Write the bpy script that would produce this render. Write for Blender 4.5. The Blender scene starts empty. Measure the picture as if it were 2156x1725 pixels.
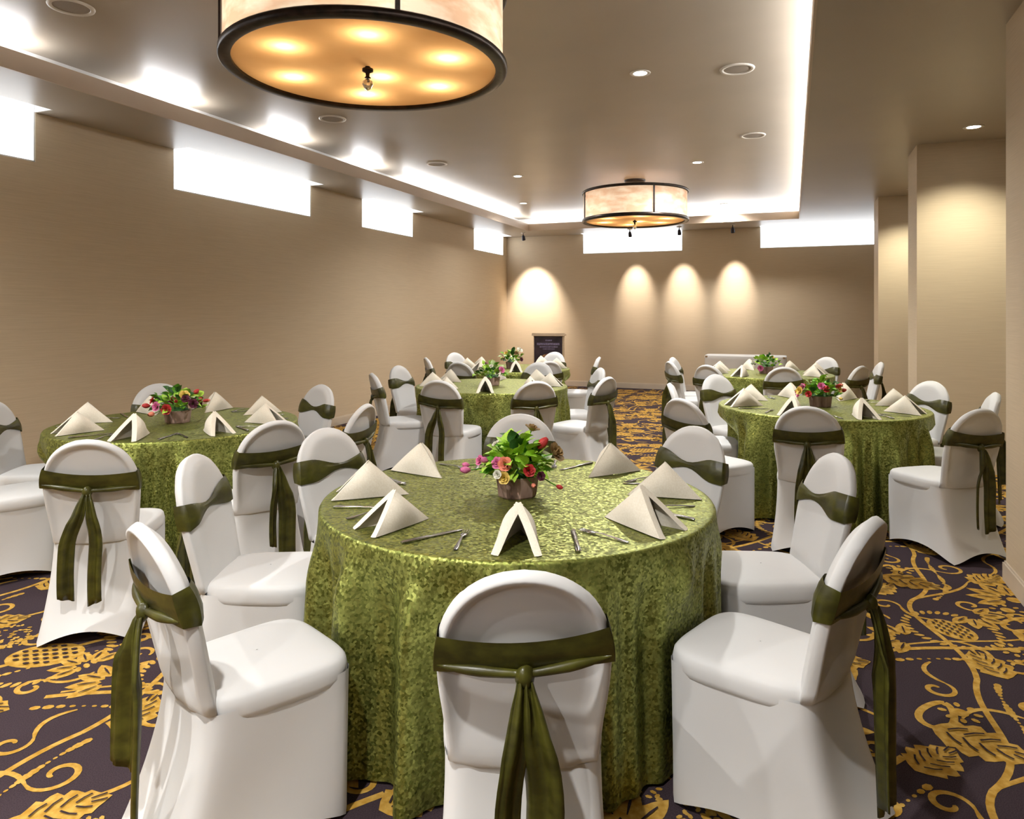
import bpy, math, random
from mathutils import Vector, Matrix

scene = bpy.context.scene
COL = scene.collection
PI = math.pi

# ------------------------------------------------------------------ camera
FPX, CX, HY, CAMH = 1500.0, 1078.0, 660.0, 1.5      # focal length in pixels, principal column, horizon row
TH = math.atan(590.0 / FPX)
SN, CS = math.sin(TH), math.cos(TH)
cam_d = bpy.data.cameras.new('camera')
cam_d.sensor_width = 36.0
cam_d.lens = FPX / 2156.0 * 36.0
cam_d.shift_y = -(862.5 - HY) / 2156.0
cam_d.clip_start = 0.05
cam = bpy.data.objects.new('camera', cam_d)
cam.location = (0, 0, CAMH)
cam.rotation_euler = (PI / 2, 0, TH)
COL.objects.link(cam)
scene.camera = cam

# ------------------------------------------------------------------ world, exposure
world = bpy.data.worlds.new('world')
world.use_nodes = True
world.node_tree.nodes['Background'].inputs[0].default_value = (0.75, 0.82, 1.0, 1)
world.node_tree.nodes['Background'].inputs[1].default_value = 0.3
scene.world = world
vs = scene.view_settings
vs.view_transform = 'Standard'
vs.look = 'None'
vs.gamma = 1.0
vs.use_curve_mapping = False
vs.exposure = 0.98
scene.cycles.max_bounces = 5
scene.cycles.diffuse_bounces = 3
scene.cycles.glossy_bounces = 2
scene.cycles.transmission_bounces = 4
scene.cycles.adaptive_threshold = 0.07
world.cycles.sampling_method = 'NONE'
scene.cycles.sample_clamp_indirect = 6.0
scene.cycles.caustics_reflective = False
scene.cycles.caustics_refractive = False
scene.cycles.use_denoising = True

# light strengths (kept together for tuning)
L_BULB, L_COVE_SPOT, L_COVE_LONG, L_WINDOW = 32.0, 13.0, 12.0, 2.1
W_DOWN, W_AISLE, W_WALLSPOT = 245.0, 80.0, 105.0


def W(lat, dep):
    """camera-frame floor coordinates (metres to the right, metres ahead) -> world x, y"""
    return (-dep * SN + lat * CS, dep * CS + lat * SN)


def cam_of(x, y):
    return (x * CS + y * SN, y * CS - x * SN)


def ground(px, py, z):
    """the point at height z seen at pixel px, py"""
    d = (CAMH - z) * FPX / (py - HY)
    x, y = W((px - CX) / FPX * d, d)
    return Vector((x, y, z))


def wall_y(px, X):
    """y of the point of the wall x = X seen in pixel column px"""
    l = (px - CX) / FPX
    d = X / (-SN + l * CS)
    return d * (CS + l * SN)


def wall_x(px, Y):
    l = (px - CX) / FPX
    d = Y / (CS + l * SN)
    return d * (-SN + l * CS)


# ------------------------------------------------------------------ materials
MATS = {}


def principled(name, col, rough=0.5, metal=0.0, spec=0.5, coat=0.0, coat_rough=0.1, sheen=0.0):
    m = bpy.data.materials.new(name)
    m.use_nodes = True
    b = m.node_tree.nodes['Principled BSDF']
    b.inputs['Base Color'].default_value = (*col, 1)
    b.inputs['Roughness'].default_value = rough
    b.inputs['Metallic'].default_value = metal
    b.inputs['Specular IOR Level'].default_value = spec
    b.inputs['Coat Weight'].default_value = coat
    b.inputs['Coat Roughness'].default_value = coat_rough
    b.inputs['Sheen Weight'].default_value = sheen
    MATS[name] = m
    return m, m.node_tree, b


def add(nt, typ, **kw):
    n = nt.nodes.new(typ)
    for k, v in kw.items():
        setattr(n, k, v)
    return n


def noise_color(nt, b, c1, c2, scale, detail=3, p0=0.35, p1=0.65, stretch=None, coord='Object'):
    tc = add(nt, 'ShaderNodeTexCoord')
    nz = add(nt, 'ShaderNodeTexNoise')
    nz.inputs['Scale'].default_value = scale
    nz.inputs['Detail'].default_value = detail
    src = tc.outputs[coord]
    if stretch:
        mp = add(nt, 'ShaderNodeMapping')
        mp.inputs['Scale'].default_value = stretch
        nt.links.new(src, mp.inputs['Vector'])
        src = mp.outputs['Vector']
    nt.links.new(src, nz.inputs['Vector'])
    r = add(nt, 'ShaderNodeValToRGB')
    r.color_ramp.elements[0].position = p0
    r.color_ramp.elements[1].position = p1
    r.color_ramp.elements[0].color = (*c1, 1)
    r.color_ramp.elements[1].color = (*c2, 1)
    nt.links.new(nz.outputs['Fac'], r.inputs['Fac'])
    nt.links.new(r.outputs['Color'], b.inputs['Base Color'])
    return nz, src


def bump(nt, b, height_socket, strength, dist):
    bp = add(nt, 'ShaderNodeBump')
    bp.inputs['Strength'].default_value = strength
    bp.inputs['Distance'].default_value = dist
    nt.links.new(height_socket, bp.inputs['Height'])
    nt.links.new(bp.outputs['Normal'], b.inputs['Normal'])


# wall covering: beige, faint horizontal weave
m, nt, b = principled('wallpaper', (0.50, 0.39, 0.265), 0.62, spec=0.3)
nz, src = noise_color(nt, b, (0.585, 0.475, 0.33), (0.64, 0.525, 0.37), 6.0, 4, stretch=(0.6, 0.6, 40))
bump(nt, b, nz.outputs['Fac'], 0.05, 0.003)
m, nt, b = principled('ceiling_paint', (0.47, 0.40, 0.32), 0.42, spec=0.35, coat=0.13, coat_rough=0.27)
noise_color(nt, b, (0.40, 0.345, 0.275), (0.43, 0.37, 0.295), 1.2, 2)
m, nt, b = principled('lip_paint', (0.55, 0.44, 0.34), 0.45)
noise_color(nt, b, (0.54, 0.43, 0.33), (0.56, 0.45, 0.35), 3.0, 2)
m, nt, b = principled('white_reveal', (0.85, 0.85, 0.85), 0.6)
noise_color(nt, b, (0.83, 0.83, 0.83), (0.87, 0.87, 0.87), 4.0, 2)
m, nt, b = principled('baseboard_paint', (0.62, 0.53, 0.42), 0.45)
noise_color(nt, b, (0.60, 0.51, 0.40), (0.64, 0.55, 0.44), 4.0, 2)
# carpet
m, nt, b = principled('carpet_ground', (0.05, 0.033, 0.042), 0.95, spec=0.1)
nz, src = noise_color(nt, b, (0.036, 0.025, 0.031), (0.062, 0.043, 0.050), 260, 2)
bump(nt, b, nz.outputs['Fac'], 0.4, 0.004)
m, nt, b = principled('carpet_gold', (0.55, 0.33, 0.07), 0.92, spec=0.15)
nz, src = noise_color(nt, b, (0.42, 0.225, 0.028), (0.60, 0.37, 0.085), 38, 4)
m, nt, b = principled('carpet_dark', (0.05, 0.033, 0.042), 0.95, spec=0.1)
noise_color(nt, b, (0.032, 0.021, 0.024), (0.052, 0.034, 0.04), 200, 2)
# chair cover
m, nt, b = principled('white_stretch_cover', (0.80, 0.79, 0.77), 0.55, spec=0.35, sheen=0.15)
noise_color(nt, b, (0.69, 0.69, 0.685), (0.72, 0.72, 0.715), 3.0, 2)
# satin sash
m, nt, b = principled('olive_satin', (0.085, 0.10, 0.022), 0.36, spec=0.45)
nz, src = noise_color(nt, b, (0.037, 0.034, 0.005), (0.076, 0.074, 0.010), 16, 3, stretch=(1, 1, 1.6))
bump(nt, b, nz.outputs['Fac'], 0.25, 0.008)
# sequined cloth
m, nt, b = principled('sequin_cloth', (0.40, 0.45, 0.12), 0.45, metal=0.80, spec=0.5)
tc = add(nt, 'ShaderNodeTexCoord')
vo = add(nt, 'ShaderNodeTexVoronoi')
vo.inputs['Scale'].default_value = 125
nt.links.new(tc.outputs['Object'], vo.inputs['Vector'])
nz = add(nt, 'ShaderNodeTexNoise')
nz.inputs['Scale'].default_value = 34
nz.inputs['Detail'].default_value = 4
nt.links.new(tc.outputs['Object'], nz.inputs['Vector'])
sep = add(nt, 'ShaderNodeSeparateColor')
nt.links.new(vo.outputs['Color'], sep.inputs['Color'])
mx = add(nt, 'ShaderNodeMath', operation='MULTIPLY_ADD')
mx.inputs[1].default_value = 0.50
nt.links.new(sep.outputs[0], mx.inputs[0])
mm = add(nt, 'ShaderNodeMath', operation='MULTIPLY_ADD')
mm.inputs[1].default_value = 0.40
mm.inputs[2].default_value = 0.08
nt.links.new(nz.outputs['Fac'], mm.inputs[0])
nt.links.new(mm.outputs[0], mx.inputs[2])
cr = add(nt, 'ShaderNodeValToRGB')
cr.color_ramp.elements[0].position = 0.25
cr.color_ramp.elements[0].color = (0.10, 0.12, 0.018, 1)
cr.color_ramp.elements[1].position = 0.85
cr.color_ramp.elements[1].color = (0.43, 0.46, 0.125, 1)
nt.links.new(mx.outputs[0], cr.inputs['Fac'])
nt.links.new(cr.outputs['Color'], b.inputs['Base Color'])
sub = add(nt, 'ShaderNodeVectorMath', operation='SUBTRACT')
sub.inputs[1].default_value = (0.5, 0.5, 0.5)
nt.links.new(vo.outputs['Color'], sub.inputs[0])
scl = add(nt, 'ShaderNodeVectorMath', operation='SCALE')
scl.inputs['Scale'].default_value = 0.32
nt.links.new(sub.outputs[0], scl.inputs[0])
geo = add(nt, 'ShaderNodeNewGeometry')
av = add(nt, 'ShaderNodeVectorMath', operation='ADD')
nt.links.new(geo.outputs['Normal'], av.inputs[0])
nt.links.new(scl.outputs[0], av.inputs[1])
nv = add(nt, 'ShaderNodeVectorMath', operation='NORMALIZE')
nt.links.new(av.outputs[0], nv.inputs[0])
nt.links.new(nv.outputs[0], b.inputs['Normal'])
# linen napkin
m, nt, b = principled('cream_linen', (0.78, 0.70, 0.55), 0.8, spec=0.2, sheen=0.2)
nz, src = noise_color(nt, b, (0.84, 0.77, 0.63), (0.90, 0.84, 0.71), 180, 2)
bump(nt, b, nz.outputs['Fac'], 0.1, 0.002)
m, nt, b = principled('steel', (0.42, 0.41, 0.40), 0.25, metal=1.0)
noise_color(nt, b, (0.38, 0.37, 0.36), (0.48, 0.47, 0.46), 60, 2)
m, nt, b = principled('bark_pot', (0.30, 0.19, 0.14), 0.8)
nz, src = noise_color(nt, b, (0.16, 0.09, 0.065), (0.55, 0.38, 0.30), 14, 5, stretch=(1, 1, 0.35))
bump(nt, b, nz.outputs['Fac'], 0.6, 0.02)
m, nt, b = principled('soil', (0.04, 0.028, 0.018), 0.95)
noise_color(nt, b, (0.025, 0.018, 0.012), (0.06, 0.04, 0.025), 60, 3)
for nm, c1, c2 in (('leaf_light', (0.30, 0.60, 0.03), (0.56, 0.80, 0.12)), ('leaf_mid', (0.08, 0.30, 0.015), (0.20, 0.48, 0.05)),
                   ('leaf_dark', (0.015, 0.07, 0.015), (0.05, 0.15, 0.03)), ('leaf_pale', (0.38, 0.50, 0.20), (0.55, 0.66, 0.36)),
                   ('petal_pink', (0.62, 0.10, 0.28), (0.80, 0.28, 0.48)), ('petal_red', (0.42, 0.02, 0.03), (0.68, 0.07, 0.06)),
                   ('petal_coral', (0.75, 0.16, 0.09), (0.88, 0.38, 0.26)), ('petal_yellow', (0.72, 0.50, 0.06), (0.85, 0.66, 0.22)),
                   ('petal_white', (0.72, 0.70, 0.58), (0.86, 0.84, 0.74)), ('petal_plum', (0.09, 0.02, 0.04), (0.20, 0.05, 0.09)),
                   ('petal_dried', (0.26, 0.15, 0.05), (0.48, 0.33, 0.14))):
    m, nt, b = principled(nm, c1, 0.5, spec=0.35)
    noise_color(nt, b, c1, c2, 18, 3)
# chandelier
m, nt, b = principled('bronze', (0.018, 0.012, 0.010), 0.32, metal=0.6)
noise_color(nt, b, (0.014, 0.010, 0.008), (0.035, 0.022, 0.016), 20, 3)


def translucent_mat(name, c1, c2, scale, stretch=None, tfac=0.6):
    m = bpy.data.materials.new(name)
    m.use_nodes = True
    nt = m.node_tree
    nt.nodes.remove(nt.nodes['Principled BSDF'])
    out = nt.nodes['Material Output']
    tc = add(nt, 'ShaderNodeTexCoord')
    mp = add(nt, 'ShaderNodeMapping')
    if stretch:
        mp.inputs['Scale'].default_value = stretch
    nt.links.new(tc.outputs['Object'], mp.inputs['Vector'])
    nz = add(nt, 'ShaderNodeTexNoise')
    nz.inputs['Scale'].default_value = scale
    nz.inputs['Detail'].default_value = 4
    nt.links.new(mp.outputs['Vector'], nz.inputs['Vector'])
    r = add(nt, 'ShaderNodeValToRGB')
    r.color_ramp.elements[0].position = 0.38
    r.color_ramp.elements[1].position = 0.62
    r.color_ramp.elements[0].color = (*c1, 1)
    r.color_ramp.elements[1].color = (*c2, 1)
    nt.links.new(nz.outputs['Fac'], r.inputs['Fac'])
    tr = add(nt, 'ShaderNodeBsdfTranslucent')
    df = add(nt, 'ShaderNodeBsdfDiffuse')
    mix = add(nt, 'ShaderNodeMixShader')
    mix.inputs[0].default_value = 1 - tfac
    nt.links.new(r.outputs['Color'], tr.inputs['Color'])
    nt.links.new(r.outputs['Color'], df.inputs['Color'])
    nt.links.new(tr.outputs[0], mix.inputs[1])
    nt.links.new(df.outputs[0], mix.inputs[2])
    nt.links.new(mix.outputs[0], out.inputs['Surface'])
    MATS[name] = m


translucent_mat('amber_glass', (0.68, 0.41, 0.17), (0.74, 0.47, 0.21), 3, tfac=0.75)
translucent_mat('mica_shade', (0.80, 0.62, 0.50), (0.97, 0.92, 0.86), 5, (1, 1, 2.4), 0.7)


def emission(name, col, strength):
    m = bpy.data.materials.new(name)
    m.use_nodes = True
    nt = m.node_tree
    nt.nodes.remove(nt.nodes['Principled BSDF'])
    e = add(nt, 'ShaderNodeEmission')
    e.inputs[0].default_value = (*col, 1)
    e.inputs[1].default_value = strength
    nt.links.new(e.outputs[0], nt.nodes['Material Output'].inputs['Surface'])
    MATS[name] = m


emission('bulb_glow', (1.0, 0.84, 0.64), L_BULB)
emission('cove_spot_glow', (0.96, 0.97, 1.0), L_COVE_SPOT)
emission('cove_long_glow', (0.97, 0.98, 1.0), L_COVE_LONG)
emission('cove_right_glow', (0.97, 0.98, 1.0), L_COVE_LONG * 2.2)
emission('window_daylight', (0.93, 0.96, 1.0), L_WINDOW)
emission('lens_glow', (1.0, 0.95, 0.86), 14.0)
m, nt, b = principled('fixture_trim', (0.62, 0.57, 0.50), 0.4)
noise_color(nt, b, (0.60, 0.55, 0.48), (0.64, 0.59, 0.52), 10, 2)
m, nt, b = principled('grille', (0.30, 0.255, 0.21), 0.6)
noise_color(nt, b, (0.24, 0.20, 0.17), (0.36, 0.31, 0.25), 400, 1)
m, nt, b = principled('black_metal', (0.02, 0.018, 0.03), 0.4, metal=0.4)
noise_color(nt, b, (0.015, 0.014, 0.022), (0.03, 0.027, 0.045), 20, 2)
m, nt, b = principled('crystal', (0.9, 0.88, 0.84), 0.05)
b.inputs['Transmission Weight'].default_value = 0.8
m, nt, b = principled('pale_wood', (0.62, 0.50, 0.36), 0.45)
noise_color(nt, b, (0.58, 0.46, 0.32), (0.68, 0.56, 0.42), 5, 4, stretch=(1, 1, 8))
m, nt, b = principled('poster_dark', (0.02, 0.016, 0.035), 0.45)
noise_color(nt, b, (0.010, 0.008, 0.016), (0.05, 0.03, 0.05), 4, 3)
m, nt, b = principled('poster_print', (0.16, 0.14, 0.26), 0.5)
noise_color(nt, b, (0.09, 0.08, 0.16), (0.24, 0.21, 0.34), 30, 2)
m, nt, b = principled('poster_warm', (0.28, 0.10, 0.05), 0.5)
noise_color(nt, b, (0.12, 0.03, 0.03), (0.42, 0.24, 0.09), 16, 3)
m, nt, b = principled('table_ply', (0.32, 0.22, 0.13), 0.6)
noise_color(nt, b, (0.28, 0.19, 0.11), (0.38, 0.27, 0.16), 6, 3)


# ------------------------------------------------------------------ mesh helpers
class MB:
    def __init__(self):
        self.v, self.f, self.mi = [], [], []

    def grid(self, rows, close_u=False, close_v=False, mat=0):
        """rows: list of lists of points, all one length"""
        base = len(self.v)
        R, C = len(rows), len(rows[0])
        for r in rows:
            self.v.extend([tuple(p) for p in r])
        for i in range(R if close_v else R - 1):
            for j in range(C if close_u else C - 1):
                a = base + i * C + j
                b_ = base + i * C + (j + 1) % C
                c = base + ((i + 1) % R) * C + (j + 1) % C
                d = base + ((i + 1) % R) * C + j
                self.f.append((a, b_, c, d))
                self.mi.append(mat)
        return base

    def poly(self, pts, mat=0):
        base = len(self.v)
        self.v.extend([tuple(p) for p in pts])
        self.f.append(tuple(range(base, base + len(pts))))
        self.mi.append(mat)

    def box(self, x0, x1, y0, y1, z0, z1, mat=0):
        base = len(self.v)
        self.v += [(x, y, z) for z in (z0, z1) for y in (y0, y1) for x in (x0, x1)]
        for q in ((0, 2, 3, 1), (4, 5, 7, 6), (0, 1, 5, 4), (2, 6, 7, 3), (0, 4, 6, 2), (1, 3, 7, 5)):
            self.f.append(tuple(base + k for k in q))
            self.mi.append(mat)

    def tube(self, pts, rad, n=8, mat=0, caps=True):
        pts = [Vector(p) for p in pts]
        rads = rad if isinstance(rad, (list, tuple)) else [rad] * len(pts)
        rows = []
        for i, p in enumerate(pts):
            d = (pts[min(i + 1, len(pts) - 1)] - pts[max(i - 1, 0)]).normalized()
            ref = Vector((0, 0, 1)) if abs(d.z) < 0.9 else Vector((1, 0, 0))
            u = d.cross(ref).normalized()
            w = d.cross(u)
            rows.append([p + (u * math.cos(2 * PI * k / n) + w * math.sin(2 * PI * k / n)) * rads[i] for k in range(n)])
        base = self.grid(rows, close_u=True, mat=mat)
        if caps:
            self.f.append(tuple(base + k for k in range(n)))
            self.mi.append(mat)
            e = base + (len(pts) - 1) * n
            self.f.append(tuple(e + n - 1 - k for k in range(n)))
            self.mi.append(mat)

    def lathe(self, prof, n=32, mat=0, cx=0, cy=0):
        rows = [[(cx + r * math.cos(2 * PI * k / n), cy + r * math.sin(2 * PI * k / n), z) for k in range(n)] for r, z in prof]
        self.grid(rows, close_u=True, mat=mat)

    def mesh(self, name, mats, smooth=True):
        me = bpy.data.meshes.new(name)
        me.from_pydata(self.v, [], self.f)
        if isinstance(mats, str):
            mats = [mats]
        for k in mats:
            me.materials.append(MATS[k])
        if len(mats) > 1:
            me.polygons.foreach_set('material_index', self.mi)
        if smooth:
            me.polygons.foreach_set('use_smooth', [True] * len(me.polygons))
        me.validate()
        me.update()
        return me


def link(name, me, parent=None, loc=(0, 0, 0), rot=(0, 0, 0), scale=None):
    o = bpy.data.objects.new(name, me)
    o.location = loc
    o.rotation_euler = rot
    if scale is not None:
        o.scale = (scale,) * 3 if isinstance(scale, (int, float)) else scale
    if parent is not None:
        o.parent = parent
    COL.objects.link(o)
    return o


def tag(o, label, cat, group=None):
    o['label'] = label
    o['category'] = cat
    if group:
        o['group'] = group
    return o


def struct(name, mb, mat, parent=None, smooth=False, loc=(0, 0, 0)):
    o = link(name, mb.mesh(name, mat, smooth), parent, loc)
    if parent is None:
        o['kind'] = 'structure'
    return o


def sstep(x, a=0.0, b=1.0):
    t = max(0.0, min(1.0, (x - a) / (b - a)))
    return t * t * (3 - 2 * t)


# ------------------------------------------------------------------ room shell
XL, XR, YF, YB = -5.68, 4.3, 14.15, -4.5          # left wall, right wall, far wall, wall behind the camera
ZS, ZT = 3.12, 3.40                                # soffit, raised ceiling
TX0, TX1, TY0, TY1 = -4.82, 0.11, -3.6, 13.12      # opening of the raised ceiling
ZW = 2.72                                          # window sills
NOTCH = 0.2

mb = MB()
mb.poly([(XL - .2, YB - .2, 0), (XR + .2, YB - .2, 0), (XR + .2, YF + .2, 0), (XL - .2, YF + .2, 0)])
floor = struct('floor', mb, 'carpet_ground')
floor['label'] = 'dark plum carpet with gold scrolling flowers'

lwin = [(wall_y(365, XL) - 1.0 - (wall_y(655, XL) - wall_y(365, XL)) - 0.0, wall_y(75, XL)),
        (wall_y(365, XL), wall_y(655, XL)), (wall_y(762, XL), wall_y(870, XL)), (wall_y(998, XL), wall_y(1060, XL))]
y75 = wall_y(75, XL)
lwin[0] = (y75 - 2.0, y75)
lwin.insert(0, (y75 - 5.6, y75 - 3.4))
fwin = [(wall_x(1227, YF), wall_x(1437, YF)), (wall_x(1600, YF), wall_x(1600, YF) + 3.2)]


def wall_with_windows(name, along, wins, lo, hi, at, outward):
    """wall slab; along = 'y' (x fixed) or 'x'; openings from ZW up to the soffit notch"""
    mb = MB()
    t = 0.22 * outward

    def slab(a, b, z0, z1):
        p, q = sorted((at, at + t))
        if along == 'y':
            mb.box(p, q, a, b, z0, z1)
        else:
            mb.box(a, b, p, q, z0, z1)
    slab(lo, hi, 0, ZW)
    c = lo
    for a, b in wins:
        slab(c, a, ZW, ZT + .1)
        c = b
    slab(c, hi, ZW, ZT + .1)
    return struct(name, mb, 'wallpaper')


wall_left = wall_with_windows('wall_left', 'y', lwin, YB - .2, YF + .2, XL, -1)
wall_far = wall_with_windows('wall_far', 'x', fwin, XL - .2, XR + .2, YF, 1)
mb = MB(); mb.box(XR, XR + .2, YB, YF, 0, ZT); struct('wall_right', mb, 'wallpaper')
mb = MB(); mb.box(XL, XR, YB - .2, YB, 0, ZT); struct('wall_rear', mb, 'wallpaper')

# windows: frosted panes with a slim white frame, set in the outer face of the wall
n = 0
for along, wins in (('y', lwin), ('x', fwin)):
    for a, b_ in wins:
        n += 1
        z0, z1 = ZW, ZT + .02
        fr, pn = MB(), MB()
        if along == 'y':
            p = XL - .035
            for q in ((p - .03, p + .03, a, a + .012, z0, z1), (p - .03, p + .03, b_ - .012, b_, z0, z1),
                      (p - .03, p + .03, a, b_, z0, z0 + .012), (p - .03, p + .03, a, b_, z1 - .03, z1)):
                fr.box(*q)
            pn.box(p - .008, p + .004, a + .012, b_ - .012, z0 + .012, z1 - .03)
        else:
            p = YF + .035
            for q in ((a, a + .012, p - .03, p + .03, z0, z1), (b_ - .012, b_, p - .03, p + .03, z0, z1),
                      (a, b_, p - .03, p + .03, z0, z0 + .012), (a, b_, p - .03, p + .03, z1 - .03, z1)):
                fr.box(*q)
            pn.box(a + .012, b_ - .012, p - .004, p + .008, z0 + .012, z1 - .03)
        w = struct('window_%d' % n, fr, 'white_reveal')
        struct('pane', pn, 'window_daylight', w)

# lowered soffit around the raised ceiling, notched along each window
mb = MB()
ZC = ZS + .10                                       # top of the lip
def soffit_strip(along, wins, lo, hi, wall, edge):
    """strip between wall and edge, cut back by NOTCH at the windows"""
    c = lo
    inner = wall + (NOTCH if edge > wall else -NOTCH)
    segs = []
    for a, b_ in wins:
        segs.append((c, a, wall)); segs.append((a, b_, inner)); c = b_
    segs.append((c, hi, wall))
    for a, b_, w_ in segs:
        if b_ - a < 1e-4:
            continue
        p, q = sorted((w_, edge))
        if along == 'y':
            mb.box(p, q, a, b_, ZS, ZC)
        else:
            mb.box(a, b_, p, q, ZS, ZC)
soffit_strip('y', [w_ for w_ in lwin], YB, YF, XL, TX0)
soffit_strip('x', [w_ for w_ in fwin], TX0, XR, YF, TY1)
mb.box(TX1, XR, YB, TY1, ZS, ZC)
mb.box(TX0, TX1, YB, TY0, ZS, ZC)
ceil_low = struct('ceiling_soffit', mb, 'ceiling_paint')
mb = MB(); mb.box(XL - .2, XR + .2, YB - .2, YF + .2, ZT, ZT + .12)
struct('ceiling', mb, 'ceiling_paint')
# closing boards that stop the cove from being open to the whole void (cove is 0.34 deep)
CV = 0.34
mb = MB()
mb.box(TX0 - CV - .02, TX0 - CV, TY0, TY1 + CV, ZC, ZT)
mb.box(TX1 + CV, TX1 + CV + .02, TY0, TY1 + CV, ZC, ZT)
mb.box(TX0 - CV, TX1 + CV, TY1 + CV, TY1 + CV + .02, ZC, ZT)
mb.box(TX0 - CV, TX1 + CV, TY0 - CV - .02, TY0 - CV, ZC, ZT)
struct('trim_1', mb, 'white_reveal')
# slim upstand on the edge of the soffit (the visible lip)
mb = MB()
for q in ((TX0 - .012, TX0 + .004, TY0, TY1), (TX1 - .004, TX1 + .012, TY0, TY1)):
    mb.box(q[0], q[1], q[2], q[3], ZS - .003, ZC + .03)
mb.box(TX0, TX1, TY1 - .004, TY1 + .012, ZS - .003, ZC + .03)
mb.box(TX0, TX1, TY0 - .012, TY0 + .004, ZS - .003, ZC + .03)
struct('trim_2', mb, 'lip_paint')
# white linings of the window notches
mb = MB()
for a, b_ in lwin:
    x = XL + NOTCH
    mb.box(x - .012, x - .002, a, b_, ZS + .002, ZT - .003); mb.box(XL, x - .012, a, a + .008, ZS + .002, ZT - .003); mb.box(XL, x - .012, b_ - .008, b_ - .001, ZS + .002, ZT - .003)
for a, b_ in fwin:
    y = YF - NOTCH
    mb.box(a, b_, y + .002, y + .012, ZS + .002, ZT - .003); mb.box(a, a + .008, y + .012, YF, ZS + .002, ZT - .003); mb.box(b_ - .008, b_ - .001, y + .012, YF, ZS + .002, ZT - .003)
struct('trim_3', mb, 'white_reveal')

# wall piers on the right, each with its own baseboard
COLX = 1.115
for k, (ya, yb_, w_) in enumerate(((3.90, 4.73, 1.2), (7.80, 8.35, 1.3), (11.10, 11.65, 1.3))):
    mb = MB(); mb.box(COLX, COLX + w_, ya, yb_, 0, ZS + .02)
    p = struct('wall_pier_%d' % (k + 1), mb, 'wallpaper')
    mb = MB(); e = .014
    mb.box(COLX - e, COLX + w_ + e, ya - e, yb_ + e, 0, .10)
    mb.box(COLX - e * .5, COLX + w_ + e * .5, ya - e * .5, yb_ + e * .5, .10, .112)
    struct('baseboard_pier_%d' % (k + 1), mb, 'baseboard_paint')
for nm, q in (('left', (XL, XL + .014, YB, YF)), ('far', (XL + .014, XR, YF - .014, YF)), ('right', (XR - .014, XR, YB, YF - .014))):
    mb = MB(); mb.box(*q, 0, .10)
    e = (.007 if nm == 'left' else 0, -.007 if nm == 'right' else 0, 0, 0)
    if nm == 'left':
        mb.box(XL, XL + .007, YB, YF, .10, .112)
    elif nm == 'far':
        mb.box(XL + .007, XR, YF - .007, YF, .10, .112)
    else:
        mb.box(XR - .007, XR, YB, YF - .007, .10, .112)
    struct('baseboard_' + nm, mb, 'baseboard_paint')

# ------------------------------------------------------------------ carpet figure (flat gold weave, one motif repeated)
TW, TL = 1.30, 1.36
ZG, ZD = 0.0007, 0.0062
cb = MB()


_lay = [0]


def layer(z, mat):
    if mat:
        return z
    _lay[0] += 1
    return z + _lay[0] * 4e-6


def P2(pts, z, mat):
    z = layer(z, mat)
    cb.poly([(x, y, z) for x, y in pts], mat)


def stroke(pts, w, mat=0, z=ZG, taper=True):
    L, R_ = [], []
    n = len(pts)
    if mat == 0:
        w *= 1.3
    z = layer(z, mat)
    for i, (x, y) in enumerate(pts):
        x0, y0 = pts[max(0, i - 1)]
        x1, y1 = pts[min(n - 1, i + 1)]
        d = math.hypot(x1 - x0, y1 - y0) or 1
        nx, ny = -(y1 - y0) / d, (x1 - x0) / d
        t = i / (n - 1)
        ww = w * (0.45 + 0.55 * math.sin(PI * min(1, max(0, t))) ** .5) if taper else w
        L.append((x + nx * ww / 2, y + ny * ww / 2, z))
        R_.append((x - nx * ww / 2, y - ny * ww / 2, z))
    cb.grid([R_, L], mat=mat)


def bez(p0, p1, p2, p3, n=18):
    o = []
    for i in range(n + 1):
        t = i / n
        a, b_, c, d = (1 - t) ** 3, 3 * t * (1 - t) ** 2, 3 * t * t * (1 - t), t ** 3
        o.append((a * p0[0] + b_ * p1[0] + c * p2[0] + d * p3[0], a * p0[1] + b_ * p1[1] + c * p2[1] + d * p3[1]))
    return o


def ell(cx, cy, a, b_, ang=0, n=12, z=ZG, mat=0):
    ca, sa = math.cos(ang), math.sin(ang)
    P2([(cx + a * math.cos(t) * ca - b_ * math.sin(t) * sa, cy + a * math.cos(t) * sa + b_ * math.sin(t) * ca)
        for t in (2 * PI * k / n for k in range(n))], z, mat)


def leafshape(cx, cy, ln, wd, ang, z=ZG, mat=0, n=9, lobes=0):
    """pointed leaf from (cx, cy) along ang"""
    ca, sa = math.cos(ang), math.sin(ang)
    up, dn = [], []
    for i in range(n + 1):
        t = i / n
        h = wd * math.sin(PI * t ** .8) ** .8 * (1 + (0.16 * math.cos(lobes * 2 * PI * t) if lobes else 0))
        up.append((ln * t, h)); dn.append((ln * t, -h))
    pts = dn + up[-2:0:-1]
    P2([(cx + x * ca - y * sa, cy + x * sa + y * ca) for x, y in pts], z, mat)


def veined(cx, cy, ln, wd, ang, k=5, lobes=5):
    leafshape(cx, cy, ln, wd, ang, n=14, lobes=lobes)
    ca, sa = math.cos(ang), math.sin(ang)
    for i in range(k):
        t = .16 + .62 * i / (k - 1)
        for s in (-1, 1):
            x0, y0 = ln * t, s * wd * .10
            x1, y1 = ln * (t + .17), s * wd * .62 * math.sin(PI * (t + .12) ** .8)
            stroke([(cx + x0 * ca - y0 * sa, cy + x0 * sa + y0 * ca), (cx + (x0 + x1) / 2 * ca - (y0 * .35 + y1 * .65) * sa, cy + (x0 + x1) / 2 * sa + (y0 * .35 + y1 * .65) * ca),
                    (cx + x1 * ca - y1 * sa, cy + x1 * sa + y1 * ca)], wd * .075, 1, ZD, False)


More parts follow.
